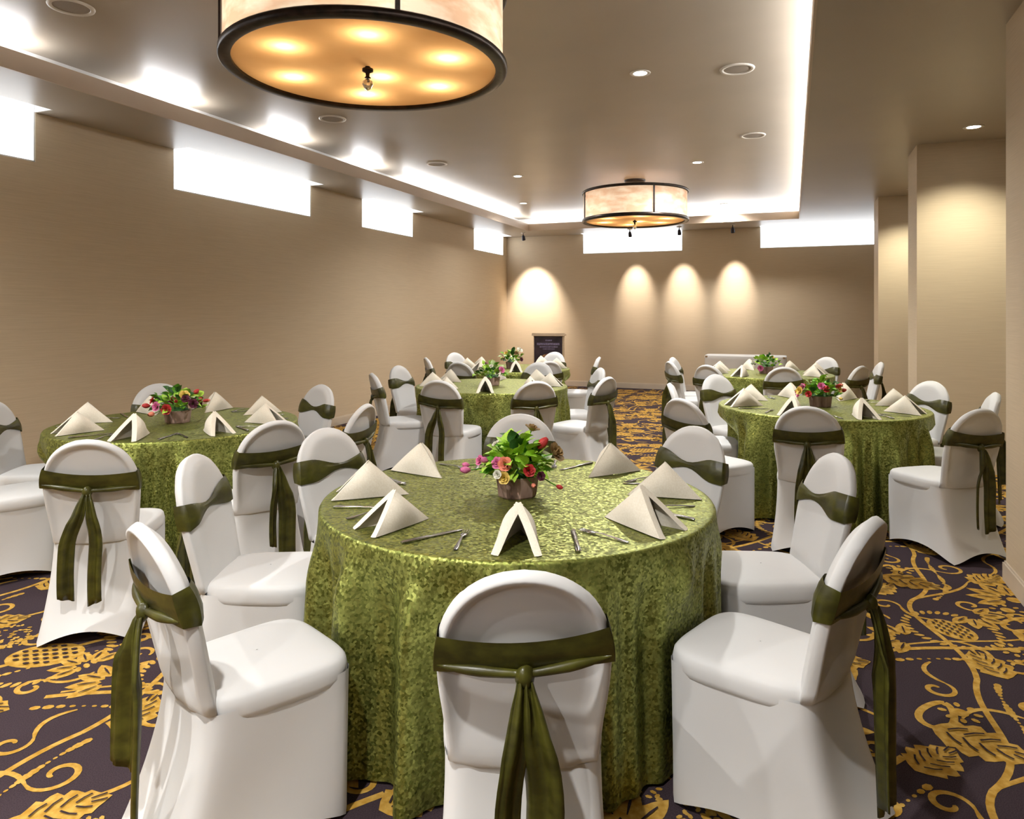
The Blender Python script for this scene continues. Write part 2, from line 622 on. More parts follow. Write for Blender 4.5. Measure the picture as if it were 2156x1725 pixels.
def curl(cx, cy, r, a0, turns, w=.015, sgn=1, n=22):
    o = []
    for i in range(n + 1):
        t = i / n
        rr = r * (1 - .80 * t)
        a = a0 + sgn * turns * 2 * PI * t
        o.append((cx + rr * math.cos(a), cy + rr * math.sin(a)))
    stroke(o, w)
    return o[0]


def rope(pts_fn, n, a=.020, b_=.0105):
    for i in range(n):
        t = i / n
        x, y, ang = pts_fn(t)
        ell(x, y, a, b_, ang + 1.05, 8)


def petals(cx, cy, r, a0, a1, k, wd):
    for i in range(k):
        a = a0 + (a1 - a0) * i / (k - 1)
        x, y = cx + .25 * r * math.cos(a), cy + .25 * r * math.sin(a)
        leafshape(x, y, r * .75, wd, a, n=7)
        stroke([(x + r * .12 * math.cos(a), y + r * .12 * math.sin(a)), (x + r * .34 * math.cos(a), y + r * .34 * math.sin(a)), (x + r * .5 * math.cos(a), y + r * .5 * math.sin(a))], .008, 1, ZD)


# main vines crossing the repeat
for off in ((0, 0), (0, TL)):
    pass
stroke(bez((0.0, 0.10), (.35, .35), (.55, .20), (.82, .62), 26), .017, taper=False)
stroke(bez((.82, .62), (1.0, .92), (1.1, 1.20), (1.30, 1.46), 22), .017, taper=False)
stroke(bez((0.02, 0.14), (.33, .40), (.50, .28), (.78, .66), 26), .009, taper=False)
stroke(bez((1.30, .28), (1.05, .42), (.95, .50), (.82, .62), 18), .014)
stroke(bez((.30, 1.36), (.22, 1.10), (.38, .95), (.20, .70), 20), .015, taper=False)
stroke(bez((.20, .70), (.10, .50), (.34, .30), (.30, 0.0), 20), .015, taper=False)
stroke(bez((.62, 1.36), (.70, 1.2), (.52, 1.12), (.47, 1.02), 16), .013)
stroke(bez((.47, 1.02), (.42, .86), (.28, .80), (.20, .70), 16), .013)
stroke(bez((.62, 0.0), (.60, .08), (.66, .16), (.72, .20), 12), .013)
# roped rings with a dotted pod
for (rx, ry, r, pod_a) in ((1.02, .98, .215, .5), (.30, .42, .165, 2.2)):
    nb = int(2 * PI * r / .031)
    rope(lambda t, rx=rx, ry=ry, r=r: (rx + r * math.cos(2 * PI * t), ry + r * math.sin(2 * PI * t), 2 * PI * t + PI / 2), nb)
    a, b_ = r * .62, r * .44
    ell(rx, ry, a, b_, pod_a, 22)
    ca, sa = math.cos(pod_a), math.sin(pod_a)
    for i in range(-3, 4):
        for j in range(-2, 3):
            x, y = a * (i + (.5 if j % 2 else 0)) / 3.9, b_ * j / 2.9
            if (x / a) ** 2 + (y / b_) ** 2 < .72:
                ell(rx + x * ca - y * sa, ry + x * sa + y * ca, r * .055, r * .036, pod_a, 7, ZD, 1)
# open ring leaf pair and veined leaves
for (x, y, ln, wd, a) in ((.52, .50, .26, .085, -.5), (.80, .62, .25, .085, 2.25), (.10, .98, .27, .09, -.35), (.72, .20, .24, .08, .55), (1.22, .60, .20, .07, -2.7)):
    veined(x, y, ln, wd, a)
for (x, y, a) in ((.52, .50, 1.0), (.10, .98, 1.2), (.72, .20, -1.0)):
    pts = []
    ca, sa = math.cos(a), math.sin(a)
    for i in range(25):
        t = i / 24 * 2 * PI
        px, py = .09 + .09 * math.cos(t), .045 * math.sin(t) * (1 - .3 * math.cos(t))
        pts.append((x + px * ca - py * sa, y + px * sa + py * ca))
    stroke(pts, .017, taper=False)
# blossoms with fanned petals
petals(1.02, .18, .22, -.4, 2.6, 7, .036)
ell(1.02, .18, .035, .035); ell(1.02, .18, .016, .016, 0, 8, ZD, 1)
petals(.62, .86, .19, .6, 3.7, 7, .032)
ell(.62, .86, .032, .032)
petals(.12, .26, .15, 1.6, 4.4, 6, .028)
petals(.86, 1.28, .17, -2.6, .2, 6, .03)
# curls
for (x, y, r, a0, tn, s) in ((.72, .40, .075, 2.4, 1.05, 1), (.42, .72, .06, -1.2, 1.0, -1), (1.20, .80, .055, 1.5, 1.05, 1), (.86, 1.06, .06, .2, 1.0, -1),
                             (.46, .16, .07, 3.0, 1.0, 1), (1.16, .42, .06, 2.0, 1.0, -1), (.08, .60, .06, 0, 1.0, 1), (.42, 1.20, .075, 4.2, 1.05, 1),
                             (.16, 1.24, .06, 1.0, 1.0, -1), (.80, .06, .05, .5, 1.0, 1), (1.22, 1.22, .055, 3.6, 1.0, 1), (.58, .64, .05, .8, 1.0, 1)):
    e = curl(x, y, r, a0, tn, .014, s)
    stroke(bez(e, (e[0] + r * 1.2 * math.cos(a0 - s * 1.5), e[1] + r * 1.2 * math.sin(a0 - s * 1.5)),
               (e[0] + r * 2.0 * math.cos(a0 - s * 1.2), e[1] + r * 2.0 * math.sin(a0 - s * 1.2)),
               (e[0] + r * 2.6 * math.cos(a0 - s * .7), e[1] + r * 2.6 * math.sin(a0 - s * .7)), 8), .013)
# beaded runs along the vines
for b4 in (((0.0, .02), (.36, .25), (.6, .1), (.9, .58)), ((.36, 1.36), (.30, 1.12), (.46, .96), (.28, .72)), ((.86, .56), (1.05, .84), (1.16, 1.1), (1.36, 1.36))):
    pts = bez(*b4, 30)
    for i in range(1, 30):
        a = math.atan2(pts[i][1] - pts[i - 1][1], pts[i][0] - pts[i - 1][0])
        s = .75 + .45 * math.sin(i * .9)
        ell(pts[i][0], pts[i][1], .013 * s + .003, .0095 * s + .002, a, 7)
for (x, y, ln, wd, a) in ((.50, 1.02, .22, .075, .9), (1.06, .62, .22, .075, .3), (.02, .72, .20, .07, .9), (.40, .04, .22, .07, 1.9), (1.12, 1.36, .2, .07, -1.9)):
    veined(x, y, ln, wd, a)
for (x, y, r, a0, tn, s_) in ((.92, .42, .06, 2.6, 1.05, 1), (.60, .32, .05, -1.0, 1.0, -1), (1.22, .12, .06, 2.5, 1.05, 1), (.34, .92, .05, 1.2, 1.0, -1), (.03, .44, .05, 0, 1., 1), (.74, 1.22, .055, 2.0, 1., 1)):
    curl(x, y, r, a0, tn, .014, s_)
petals(.40, .60, .14, -2.2, .9, 6, .027)
petals(1.24, .98, .13, 1.4, 4.4, 6, .025)
for (x, y, r, k) in ((.56, .72, .055, 8), (.93, .78, .05, 8), (.20, 1.10, .05, 8), (.48, .30, .045, 8)):
    for i in range(k):
        ell(x + r * math.cos(2 * PI * i / k), y + r * math.sin(2 * PI * i / k), .014, .0095, 2 * PI * i / k, 8)
    ell(x, y, r * .5, r * .5)
# speckled patch of seeds
rs = random.Random(4)
for i in range(70):
    a, r = rs.uniform(0, 2 * PI), .15 * math.sqrt(rs.random())
    ell(.72 + r * .9 * math.cos(a), 1.02 + r * .7 * math.sin(a), .010, .0065, rs.uniform(0, PI), 6)
motif_mesh = cb.mesh('carpet_motif', ['carpet_gold', 'carpet_dark'], False)
MS = 1.18
TW, TL = TW * MS, TL * MS
i0 = int((XL - 1) // TW)
for i in range(i0, int(XR // TW) + 2):
    for j in range(-1, int(YF // TL) + 2):
        x = i * TW + .35
        y = j * TL + (TL / 2 if i % 2 else 0) + .2
        if x < XL - .02 or x + TW + .1 > XR or y + TL + .1 > YF - .02 or y < -0.2:
            # trim: only keep motifs that lie wholly on the floor, plus edge ones pushed inside
            x = min(max(x, XL + .03), XR - TW - .12)
            y2 = min(y, YF - TL - .14)
            if y < -0.2 or y - y2 > TL * .6:
                continue
            y = y2
        lat, dep = cam_of(x + TW / 2, y + TL / 2)
        if dep < .6 or abs(lat) > dep * .78 + 1.6:
            continue
        link('carpet_motif', motif_mesh, floor, (x, y, .0002 * ((i * 2 + j) % 3)), scale=(MS, MS, 1))

# ------------------------------------------------------------------ raised-ceiling cove lamps
def cove_lamp(x, y, dx, dy, mat, label):
    mb = MB(); mb.box(-dx / 2 - .02, dx / 2 + .02, -dy / 2 - .02, dy / 2 + .02, 0, .022)
    t = bpy.data.objects.new('cove_lamp', None)
    t.location = (x, y, ZC); COL.objects.link(t)
    link('lamp_tray', mb.mesh('lamp_tray', 'fixture_trim', False), t)
    mb = MB(); mb.box(-dx / 2, dx / 2, -dy / 2, dy / 2, .022, .05)
    link('lamp_tube', mb.mesh('lamp_tube', mat, False), t)
    tag(t, label, 'cove light', 'lamps hidden in the ceiling cove')


LEFTC = TX0 - .19
ys = [-2.8 + 1.53 * k for k in range(8)]
ys = [3.15 + 1.53 * k for k in range(-4, 4)]
ords = ['behind the viewer, hindmost', 'behind the viewer, second', 'behind the viewer, third', 'just overhead', 'nearest in view', 'second in view', 'third in view', 'fourth in view']
for k, y in enumerate(ys):
    cove_lamp(LEFTC, y, .10, .55, 'cove_spot_glow', 'cool white lamp in left ceiling cove, ' + ords[k])
cove_lamp(LEFTC, (ys[-1] + .9 + TY1) / 2, .06, TY1 - ys[-1] - .9, 'cove_long_glow', 'long white lamp strip in far part of left ceiling cove')
cove_lamp((TX0 + TX1) / 2, TY1 + .19, TX1 - TX0, .06, 'cove_long_glow', 'long white lamp strip in far ceiling cove')
cove_lamp(TX1 + .19, (TY0 + TY1) / 2, .10, TY1 - TY0, 'cove_right_glow', 'long white lamp strip in right ceiling cove')

# ------------------------------------------------------------------ chandeliers
CR, CZ0, CZ1 = 0.74, 2.80, 3.235


def chandelier(x, y, rz, label):
    t = bpy.data.objects.new('drum_chandelier', None)
    t.location = (x, y, CZ0); t.rotation_euler = (0, 0, rz); COL.objects.link(t)
    H = CZ1 - CZ0
    n = 72
    # shade panels between the straps
    K = 4
    for k in range(K):
        mb = MB()
        a0, a1 = 2 * PI * k / K + .012, 2 * PI * (k + 1) / K - .012
        rows = []
        for z in (0.035, .12, .22, .32, H - .03):
            rows.append([((CR - .012) * math.cos(a0 + (a1 - a0) * j / 18), (CR - .012) * math.sin(a0 + (a1 - a0) * j / 18), z) for j in range(19)])
        mb.grid(rows)
        link('shade_panel', mb.mesh('shade_panel', 'mica_shade'), t)
    for k in range(K):
        a = 2 * PI * k / K
        mb = MB(); mb.box(-.011, .011, -.006, .006, 0.02, H - .01)
        link('strap', mb.mesh('strap', 'bronze', False), t, (CR * math.cos(a), CR * math.sin(a), 0), (0, 0, a + PI / 2))
    for nm, z0, z1, rin in (('bottom_rim', 0.0, .045, CR - .05), ('top_rim', H - .035, H, CR - .03)):
        mb = MB()
        prof = [(rin, z0 + .006), (rin + .01, z0), (CR + .004, z0), (CR + .012, z0 + .008), (CR + .012, z1 - .008), (CR + .004, z1), (rin + .01, z1), (rin, z1 - .006), (rin, z0 + .006)]
        mb.lathe(prof, n)
        link(nm, mb.mesh(nm, 'bronze'), t)
    mb = MB(); mb.lathe([(.0001, .030), (.2, .028), (.45, .024), (CR - .045, .02)], n)
    link('diffuser', mb.mesh('diffuser', 'amber_glass'), t)
    # bulbs
    for k in range(7):
        a, r = (2 * PI * k / 6 + .35, .47) if k < 6 else (0.9, .16)
        mb = MB(); mb.lathe([(.0005, -.034), (.02, -.028), (.034, -.004), (.026, .022), (.014, .045), (.0005, .05)], 14)
        bo = link('bulb', mb.mesh('bulb', 'bulb_glow'), t, (r * math.cos(a), r * math.sin(a), .085))
        mb = MB(); mb.tube([(0, 0, .05), (0, 0, .10)], .016, 8)
        link('socket', mb.mesh('socket', 'bronze'), bo)
    # top plate, canopy stem and finial
    mb = MB(); mb.lathe([(.0005, H - .02), (.30, H - .018), (CR - .02, H - .012)], n)
    link('top_plate', mb.mesh('top_plate', 'mica_shade'), t)
    mb = MB()
    mb.tube([(0, 0, .02), (0, 0, ZT - CZ0 - .03)], .014, 10)
    mb.lathe([(.0005, ZT - CZ0 - .045), (.13, ZT - CZ0 - .04), (.15, ZT - CZ0 - .02), (.15, ZT - CZ0 - .001)], 24)
    for k in range(4):
        a = 2 * PI * k / 4 + .3
        mb.tube([(0, 0, .27), (.55 * math.cos(a), .55 * math.sin(a), .262)], .007, 6)
    link('stem', mb.mesh('stem', 'bronze'), t)
    mb = MB(); mb.lathe([(.0005, .022), (.03, .018), (.03, .004), (.012, -.004), (.010, -.022), (.018, -.03), (.0005, -.032)], 16)
    fi = link('finial', mb.mesh('finial', 'bronze'), t)
    mb = MB(); mb.lathe([(.0005, -.032), (.026, -.048), (.030, -.066), (.018, -.088), (.0005, -.10)], 10)
    link('crystal_drop', mb.mesh('crystal_drop', 'crystal', False), fi)
    tag(t, label, 'chandelier', 'drum chandeliers')


chandelier(-2.13, 3.29, .75, 'large drum chandelier with mica shade and amber diffuser, nearest')
chandelier(-2.09, 10.10, .55, 'drum chandelier at far end of raised ceiling before the far wall')
chandelier(-2.15, -2.9, .4, 'drum chandelier hanging behind the viewer')

# ------------------------------------------------------------------ ceiling fittings
def spot_light(name, loc, target, watts, col, angle, blend, size, parent=None):
    l = bpy.data.lights.new(name, 'SPOT')
    l.energy = watts; l.color = col; l.spot_size = math.radians(angle); l.spot_blend = blend; l.shadow_soft_size = size
    o = bpy.data.objects.new(name, l)
    d = Vector(target) - Vector(loc)
    o.rotation_euler = d.to_track_quat('-Z', 'Y').to_euler()
    o.location = loc
    COL.objects.link(o)
    if parent is not None:
        o.parent = parent
        o.matrix_parent_inverse = Matrix.Translation(parent.location).inverted()
    return o


_mb = MB(); _mb.lathe([(.052, 0), (.056, -.004), (.078, -.006), (.082, -.002), (.082, 0)], 28)
trim_mesh = _mb.mesh('trim_ring', 'fixture_trim')
_mb = MB(); _mb.lathe([(.0005, -.003), (.052, -.0025)], 28)
lens_mesh = _mb.mesh('lens', 'lens_glow')
_mb = MB(); _mb.lathe([(.10, 0), (.105, -.008), (.128, -.008), (.132, 0)], 32)
spk_ring = _mb.mesh('grille_ring', 'fixture_trim')
_mb = MB(); _mb.lathe([(.0005, -.005), (.05, -.005), (.102, -.003)], 32)
spk_face = _mb.mesh('grille_face', 'grille')


def downlight(x, y, z, label, watts, col=(1, .98, .95), angle=150):
    t = bpy.data.objects.new('recessed_downlight', None); t.location = (x, y, z - .0005); COL.objects.link(t)
    link('trim_ring', trim_mesh, t); link('lens', lens_mesh, t)
    tag(t, label, 'downlight', 'recessed downlights')
    spot_light('downlight_beam', (x, y, z - .02), (x, y, 0), watts, col, angle, .8, .05, t)


def on_ceiling(px, py, z):
    d = (z - CAMH) * FPX / (HY - py)
    return W((px - CX) / FPX * d, d)


for px, py, z, wt, lb in ((1348, 154, ZT, .85, 'round recessed downlight in raised ceiling, nearest one lit'),
                          (1468, 342, ZT, .62, 'lit recessed downlight in raised ceiling right of far chandelier'),
                          (1090, 371, ZT, .55, 'lit recessed downlight in raised ceiling left of far chandelier'),
                          (1525, 430, ZT, .42, 'tiny lit downlight at far right end of raised ceiling'),
                          (1102, 428, ZT, .20, 'tiny lit downlight at far left end of raised ceiling')):
    x, y = on_ceiling(px, py, z)
    downlight(x, y, z, lb, W_DOWN * wt)
downlight(-4.0, 1.3, ZT, 'added unseen downlight over the left front of the room', W_DOWN * .75)  # this and the next three: added out of view to light camera-facing chair backs
downlight(-1.0, 0.2, ZT, 'added unseen downlight above the viewer', W_DOWN * .8)
downlight(-3.4, -1.2, ZT, 'added unseen downlight behind the viewer on the left', W_DOWN)
downlight(-1.0, -2.6, ZT, 'added unseen downlight behind the viewer on the right', W_DOWN)
x, y = on_ceiling(2050, 267, ZS)
AISLE = (1.0, .95, .78)
downlight(x, y, ZS, 'bright recessed downlight before the pale pier on the right', W_AISLE, AISLE, 120)
downlight(x, y + 3.3, ZS, 'recessed downlight between the two farther piers', W_AISLE, AISLE, 120)
downlight(x, y - 3.3, ZS, 'recessed downlight before the nearest pier', W_AISLE, AISLE, 120)
downlight(3.3, 5.9, ZS, 'recessed downlight in the side aisle', W_AISLE * .6, AISLE, 120)
for px, py, lb in ((150, 14, 'round ceiling speaker grille at top left of raised ceiling'), (1552, 145, 'round ceiling speaker grille right of the nearest lit downlight'),
                   (1585, 285, 'round ceiling grille near the right cove'), (920, 345, 'small round ceiling grille left of centre'),
                   (700, 250, 'round ceiling grille below nearest chandelier')):
    x, y = on_ceiling(px, py, ZT)
    t = bpy.data.objects.new('ceiling_speaker', None); t.location = (x, y, ZT - .0005); COL.objects.link(t)
    link('grille_ring', spk_ring, t); link('grille_face', spk_face, t)
    tag(t, lb, 'ceiling speaker', 'round ceiling speakers')


# adjustable spot heads washing the far wall
def wall_spot(px, tz, label, watts, ang=42, dy=.62, dx=0.0):
    x = wall_x(px, YF)
    y = YF - dy
    t = bpy.data.objects.new('wall_spotlight', None); t.location = (x + dx, y, ZS); COL.objects.link(t)
    mb = MB(); mb.lathe([(.0005, 0), (.045, 0), (.045, -.012), (.0005, -.014)], 20)
    link('mount', mb.mesh('mount', 'fixture_trim'), t)
    mb = MB(); mb.tube([(0, 0, -.01), (0, 0, -.07), (.0, .012, -.09)], .008, 8)
    link('arm', mb.mesh('arm', 'black_metal'), t)
    d = (Vector((x, YF, tz)) - Vector((x + dx, y, ZS - .1))).normalized()
    c = Vector((0, .012, -.10))
    mb = MB(); mb.tube([c - d * .05, c - d * .03, c + d * .03, c + d * .05], [.018, .03, .036, .036], 14)
    link('head', mb.mesh('head', 'black_metal'), t)
    tag(t, label, 'spotlight', 'wall spotlights')
    s = Vector(t.location) + c + d * .06
    spot_light('wall_beam', s, (x, YF, tz), watts, (1.0, .88, .78), ang, 1.0, .03, t)


wall_spot(1340, 1.95, 'small black ceiling spotlight under far chandelier', W_WALLSPOT)
wall_spot(1440, 1.95, 'small black ceiling spotlight, middle of three at far wall', W_WALLSPOT)
wall_spot(1548, 2.0, 'small ceiling spotlight nearest the right far window', W_WALLSPOT)
wall_spot(1128, 1.55, 'small ceiling spotlight washing the far left corner', W_WALLSPOT * 2.4, 62, .75)

# ------------------------------------------------------------------ chairs
AL = math.radians(13)
BZ, BY, VTOP = .43, -.195, .512
DV = Vector((0, -math.sin(AL), math.cos(AL)))
NV = Vector((0, math.cos(AL), math.sin(AL)))
VA = .27


def hw(v):
    if v <= VA:
        return .183 + .022 * sstep(v, 0, VA)
    q = min(1.0, (v - VA) / (VTOP - VA))
    return .205 * max(0.0, 1 - q ** 2.25) ** (1 / 2.05)


def bp(u, v, off):
    cv = .018 * (u / .2) ** 2
    return Vector((u, BY, BZ)) + DV * v + NV * (off + cv)


outline = [(hw(VTOP * i / 80), VTOP * i / 80) for i in range(81)]
outline += [(hw(VTOP * (1 - (1 - i / 20) ** 3 * .05)), VTOP * (1 - (1 - i / 20) ** 3 * .05)) for i in range(21)]


def edge_dist(u, v):
    u = abs(u)
    return min(math.hypot(u - a, v - b_) for a, b_ in outline)


def front_off(u, v):
    return .006 + .030 * sstep(edge_dist(u, v), 0, .055) ** .7


def rear_off(u, v):
    d = edge_dist(u, v)
    rim = -.026 * sstep(d, 0, .012) ** .6
    return rim + .024 * sstep(d, .014, .045) * sstep(v, .02, .16)


def back_mesh():
    # closed outline, then rings drawn in towards the middle, front and rear
    half = [(hw(v), v) for v in [VA * i / 8 for i in range(9)]]
    for i in range(1, 15):
        a = PI / 2 * i / 14
        half.append((.205 * math.cos(a) ** (2 / 2.05), VA + (VTOP - VA) * math.sin(a) ** (2 / 2.25)))
    half[-1] = (0.0, VTOP)
    ring = [(-.11, 0), (0, 0), (.11, 0)] + half + [(-u, v) for u, v in half[-2::-1]]
    c0 = (0, .26)
    ss = (1.0, .985, .96, .93, .89, .84, .77, .67, .52, .33, .15, .002)

    def rows_of(fn):
        o = []
        for s_ in ss:
            o.append([bp(c0[0] + (u - c0[0]) * s_, c0[1] + (v - c0[1]) * s_, fn(c0[0] + (u - c0[0]) * s_, c0[1] + (v - c0[1]) * s_)) for u, v in ring])
        return o
    mb = MB()
    fr, re = rows_of(front_off), rows_of(rear_off)
    mb.grid(re[::-1][:-1] + [[(p + q) / 2 for p, q in zip(re[0], fr[0])]] + fr[1:], close_u=True)
    return mb.mesh('backrest', 'white_stretch_cover')


def rring(wf, wr, yf, yr, z, n=72, k=5.0, concave=0.0, hem=0.0):
    """rounded rectangle ring, front half-width wf, rear wr"""
    pts = []
    for i in range(n):
        a = 2 * PI * i / n
        c, s = math.cos(a), math.sin(a)
        r = (abs(c) ** k + abs(s) ** k) ** (-1 / k)
        x, y = r * c, r * s
        mid = 1 - min(1.0, min(abs(x), abs(y)) / .92) ** 2 if concave or hem else 0
        yy = (yf + yr) / 2 + (yf - yr) / 2 * y
        w_ = wf + (wr - wf) * (1 - y) / 2
        xx = w_ * x
        if concave:
            if abs(x) > abs(y):
                xx *= 1 - concave * mid / max(w_, .01)
            else:
                yy -= math.copysign(concave * .7 * mid, y)
        pts.append((xx, yy, z + hem * mid))
    return pts


def seat_mesh():
    mb = MB()
    rows = []
    for z, sc_ in ((.398, .80), (.396, .95), (.402, .995), (.418, 1.012), (.440, 1.015), (.458, 1.0), (.468, .965), (.4735, .90), (.479, .72), (.483, .45), (.485, .2), (.4855, .01)):
        rows.append([(x * sc_, .012 + (y - .012) * sc_, zz) for x, y, zz in rring(.218, .192, .235, -.205, z, k=4.5)])
    mb.grid(rows, close_u=True)
    return mb.mesh('seat', 'white_stretch_cover')


def skirt_mesh():
    mb = MB()
    rows = []
    N = 13
    for i in range(N):
        t = i / (N - 1)
        z = .432 * (1 - t)
        bl = math.sin(PI * min(1, t * .75))
        rows.append(rring(.214 + .014 * t, .190 + .040 * t ** 1.2, .232 - .004 * t, -.212 - .125 * t ** 1.5, z + .001, k=7.0 - 1.0 * t,
                          concave=.022 * bl, hem=.062 * t ** 2.5))
    mb.grid(rows, close_u=True)
    inner = [[(x * .985, y * .985, z) for x, y, z in rows[-1]], [(x * .985, y * .985, z) for x, y, z in rows[-3]]]
    mb.grid([rows[-1]] + inner, close_u=True)
    return mb.mesh('skirt', 'white_stretch_cover')


SV = .322            # middle of the sash on the back


def sash_mesh(tilt, pinch):
    mb = MB()
    K = 7
    es = [math.sin(PI / 2 * k / 10) for k in range(-10, 11)]
    rows = []
    for k in range(K):
        f = -1 + 2 * k / (K - 1)
        row = []
        for e in es:
            p = min(1.0, abs(e - pinch) / (1 + abs(pinch)) * 1.15)
            half = .014 + .040 * sstep(p, 0, .9)
            v = SV - .008 + tilt * e + f * half
            h = hw(v) + .003
            wr = .004 * math.sin(f * 7 + e * 5)
            row.append(bp(h * e, v, front_off(h * .97 * e, v) + .006 + wr * (1 - abs(e)) + .006 * (1 - f * f)))
        for e in es[::-1]:
            half = .046 - .008 * (1 - e * e)
            v = SV - .002 - tilt * 0 + f * half - .006 * (1 - e * e) + tilt * e
            h = hw(v) + .003
            row.append(bp(h * e, v, -.031 - .004 * (1 - f * f) - .003 * math.sin(f * 9) * (1 - e * e)))
        rows.append(row)
    mb.grid(rows, close_u=True)
    # rolled lower edge drawn to the knot
    for s in (-1, 1):
        pts = []
        for i in range(9):
            t = i / 8
            v = SV - .030 + tilt * s * (1 - t) - .012 * t
            pts.append(bp(s * (hw(v) - .006) * (1 - t), v, -.032 - .012 * t))
        mb.tube(pts, [.003, .007, .010, .012, .013, .012, .011, .010, .009], 8)
    return mb.mesh('sash', 'olive_satin')


def knot_mesh():
    mb = MB()
    c = bp(0, SV - .045, -.05)
    rows = []
    for i in range(9):
        a = PI * i / 8
        rows.append([(c.x + .022 * math.sin(a) * math.cos(q) * (1 + .2 * math.sin(3 * q)), c.y + .017 * math.sin(a) * math.sin(q), c.z + .026 * math.cos(a) + .004 * math.sin(2 * q) * math.sin(a)) for q in (2 * PI * k / 12 for k in range(12))])
    mb.grid(rows, close_u=True)
    return mb.mesh('sash_knot', 'olive_satin')


def tail_mesh(side, zend, w_end, spread, yb):
    """pleated ribbon hanging from the knot"""
    mb = MB()
    w_end *= 1.25
    c = bp(side * .008, SV - .05, -.056)
    rows = []
    N, M = 16, 9
    fr, bk = [], []
    for i in range(N):
        t = i / (N - 1)
        z = c.z + (zend - c.z) * t + (.02 * math.sin(PI * min(1, t * 5)) if t < .2 else 0)
        wd = .020 + (w_end - .020) * sstep(t, 0, .32)
        xc = c.x + side * spread * sstep(t, 0, .5) + .004 * math.sin(6 * t)
        yc = c.y - .012 * math.sin(PI * min(1, t * 3)) + yb * t
        rf, rb = [], []
        for k in range(M):
            e = -1 + 2 * k / (M - 1)
            fold = .009 * math.sin(e * 5.2 + side + t * 1.2) * (1 - .3 * t)
            zz = z + (.014 * e * side if i == N - 1 else 0)
            tw = (.75 if side < 0 else .35) * sstep(t, .03, .35)          # the ribbon turns as it falls
            xx = xc + wd / 2 * e * math.cos(tw)
            yy = yc + fold - wd / 2 * (1 + side * e) * math.sin(tw)
            rf.append((xx, yy + .0025, zz))
            rb.append((xx, yy - .0025, zz))
        rows.append(rf + rb[::-1])
    mb.grid(rows, close_u=True)
    nn = 2 * M
    base = (N - 1) * nn
    for k in range(M - 1):
        mb.f.append((base + k, base + k + 1, base + nn - 2 - k, base + nn - 1 - k)); mb.mi.append(0)
    return mb.mesh('sash_tail', 'olive_satin')


BACK, SEAT, SKIRT, KNOT = back_mesh(), seat_mesh(), skirt_mesh(), knot_mesh()
SASH = [sash_mesh(.012, .0), sash_mesh(-.014, .22), sash_mesh(.004, -.2)]
TAILS = [(tail_mesh(-1, .15, .064, .030, -.010), tail_mesh(1, .11, .070, .036, -.012)),
         (tail_mesh(-1, .22, .060, .062, -.010), tail_mesh(1, .19, .054, .034, -.012)),
         (tail_mesh(-1, .27, .064, .028, -.008), tail_mesh(1, .13, .070, .042, -.014))]
APEX_Y = bp(0, VTOP, 0).y
APEX_Z = bp(0, VTOP, 0).z


def chair(x, y, rz, variant, label, group):
    t = bpy.data.objects.new('banquet_chair', None)
    t.location = (x, y, 0); t.rotation_euler = (0, 0, rz); COL.objects.link(t)
    link('backrest', BACK, t); link('seat', SEAT, t); link('skirt', SKIRT, t)
    s = link('sash', SASH[variant], t)
    s['label'] = 'olive green satin sash tied round the back'
    link('sash_knot', KNOT, s)
    a, b_ = TAILS[variant]
    link('sash_tail', a, s); link('sash_tail', b_, s)
    return tag(t, label, 'chair', group)


# ------------------------------------------------------------------ tables, their chairs and place settings
RT, ZTOP = 0.77, 0.76
CA = .57 * FPX
TABLES = [
    dict(c=(.02, 2.885), nm='nearest table', ch=[(1105, 1200, 0), (297, 1103, 2), (402, 957, 1), (712, 905, 2), (1095, 872, 0), (1430, 903, 0), (1768, 955, 1), (1838, 1090, 0)]),
    dict(c=(2.447, 5.65), nm='table beside the piers', ch=[(1700, 855, 0), (2068, 860, 1), (2082, 825, 2), (1937, 803, 0), (1432, 838, 1), (1424, 806, 0), (1572, 795, 2)]),
    dict(c=(-2.26, 4.82), nm='table along left wall', ch=[(182, 925, 1), (583, 885, 2), (617, 815, 0), (345, 815, 1), (60, 842, 2), (772, 850, 0), (-125, 880, 1)]),
    dict(c=(-.21, 7.3), nm='middle table behind nearest one', ch=[(783, 785, 0), (922, 800, 1), (1130, 802, 2), (1281, 793, 0), (1254, 774, 1), (905, 772, 2), (1098, 768, 0)]),
    dict(c=(.0, 9.6), nm='far table before the lectern', ch=[(965, 762, 1), (1006, 745, 0), (1133, 757, 2), (1156, 742, 0), (1262, 751, 1), (908, 752, 2)]),
    dict(c=(3.12, 8.75), nm='far table before white buffet', ch=[(1650, 772, 0), (1735, 752, 1), (1815, 770, 2), (1856, 762, 0), (1409, 760, 1), (1455, 753, 2), (1488, 768, 0)]),
]
SECT = ['right', 'far right', 'far', 'far left', 'left', 'near left', 'near', 'near right']


def sector(dl, dd):
    return int(round(math.degrees(math.atan2(dd, dl)) / 45.0)) % 8


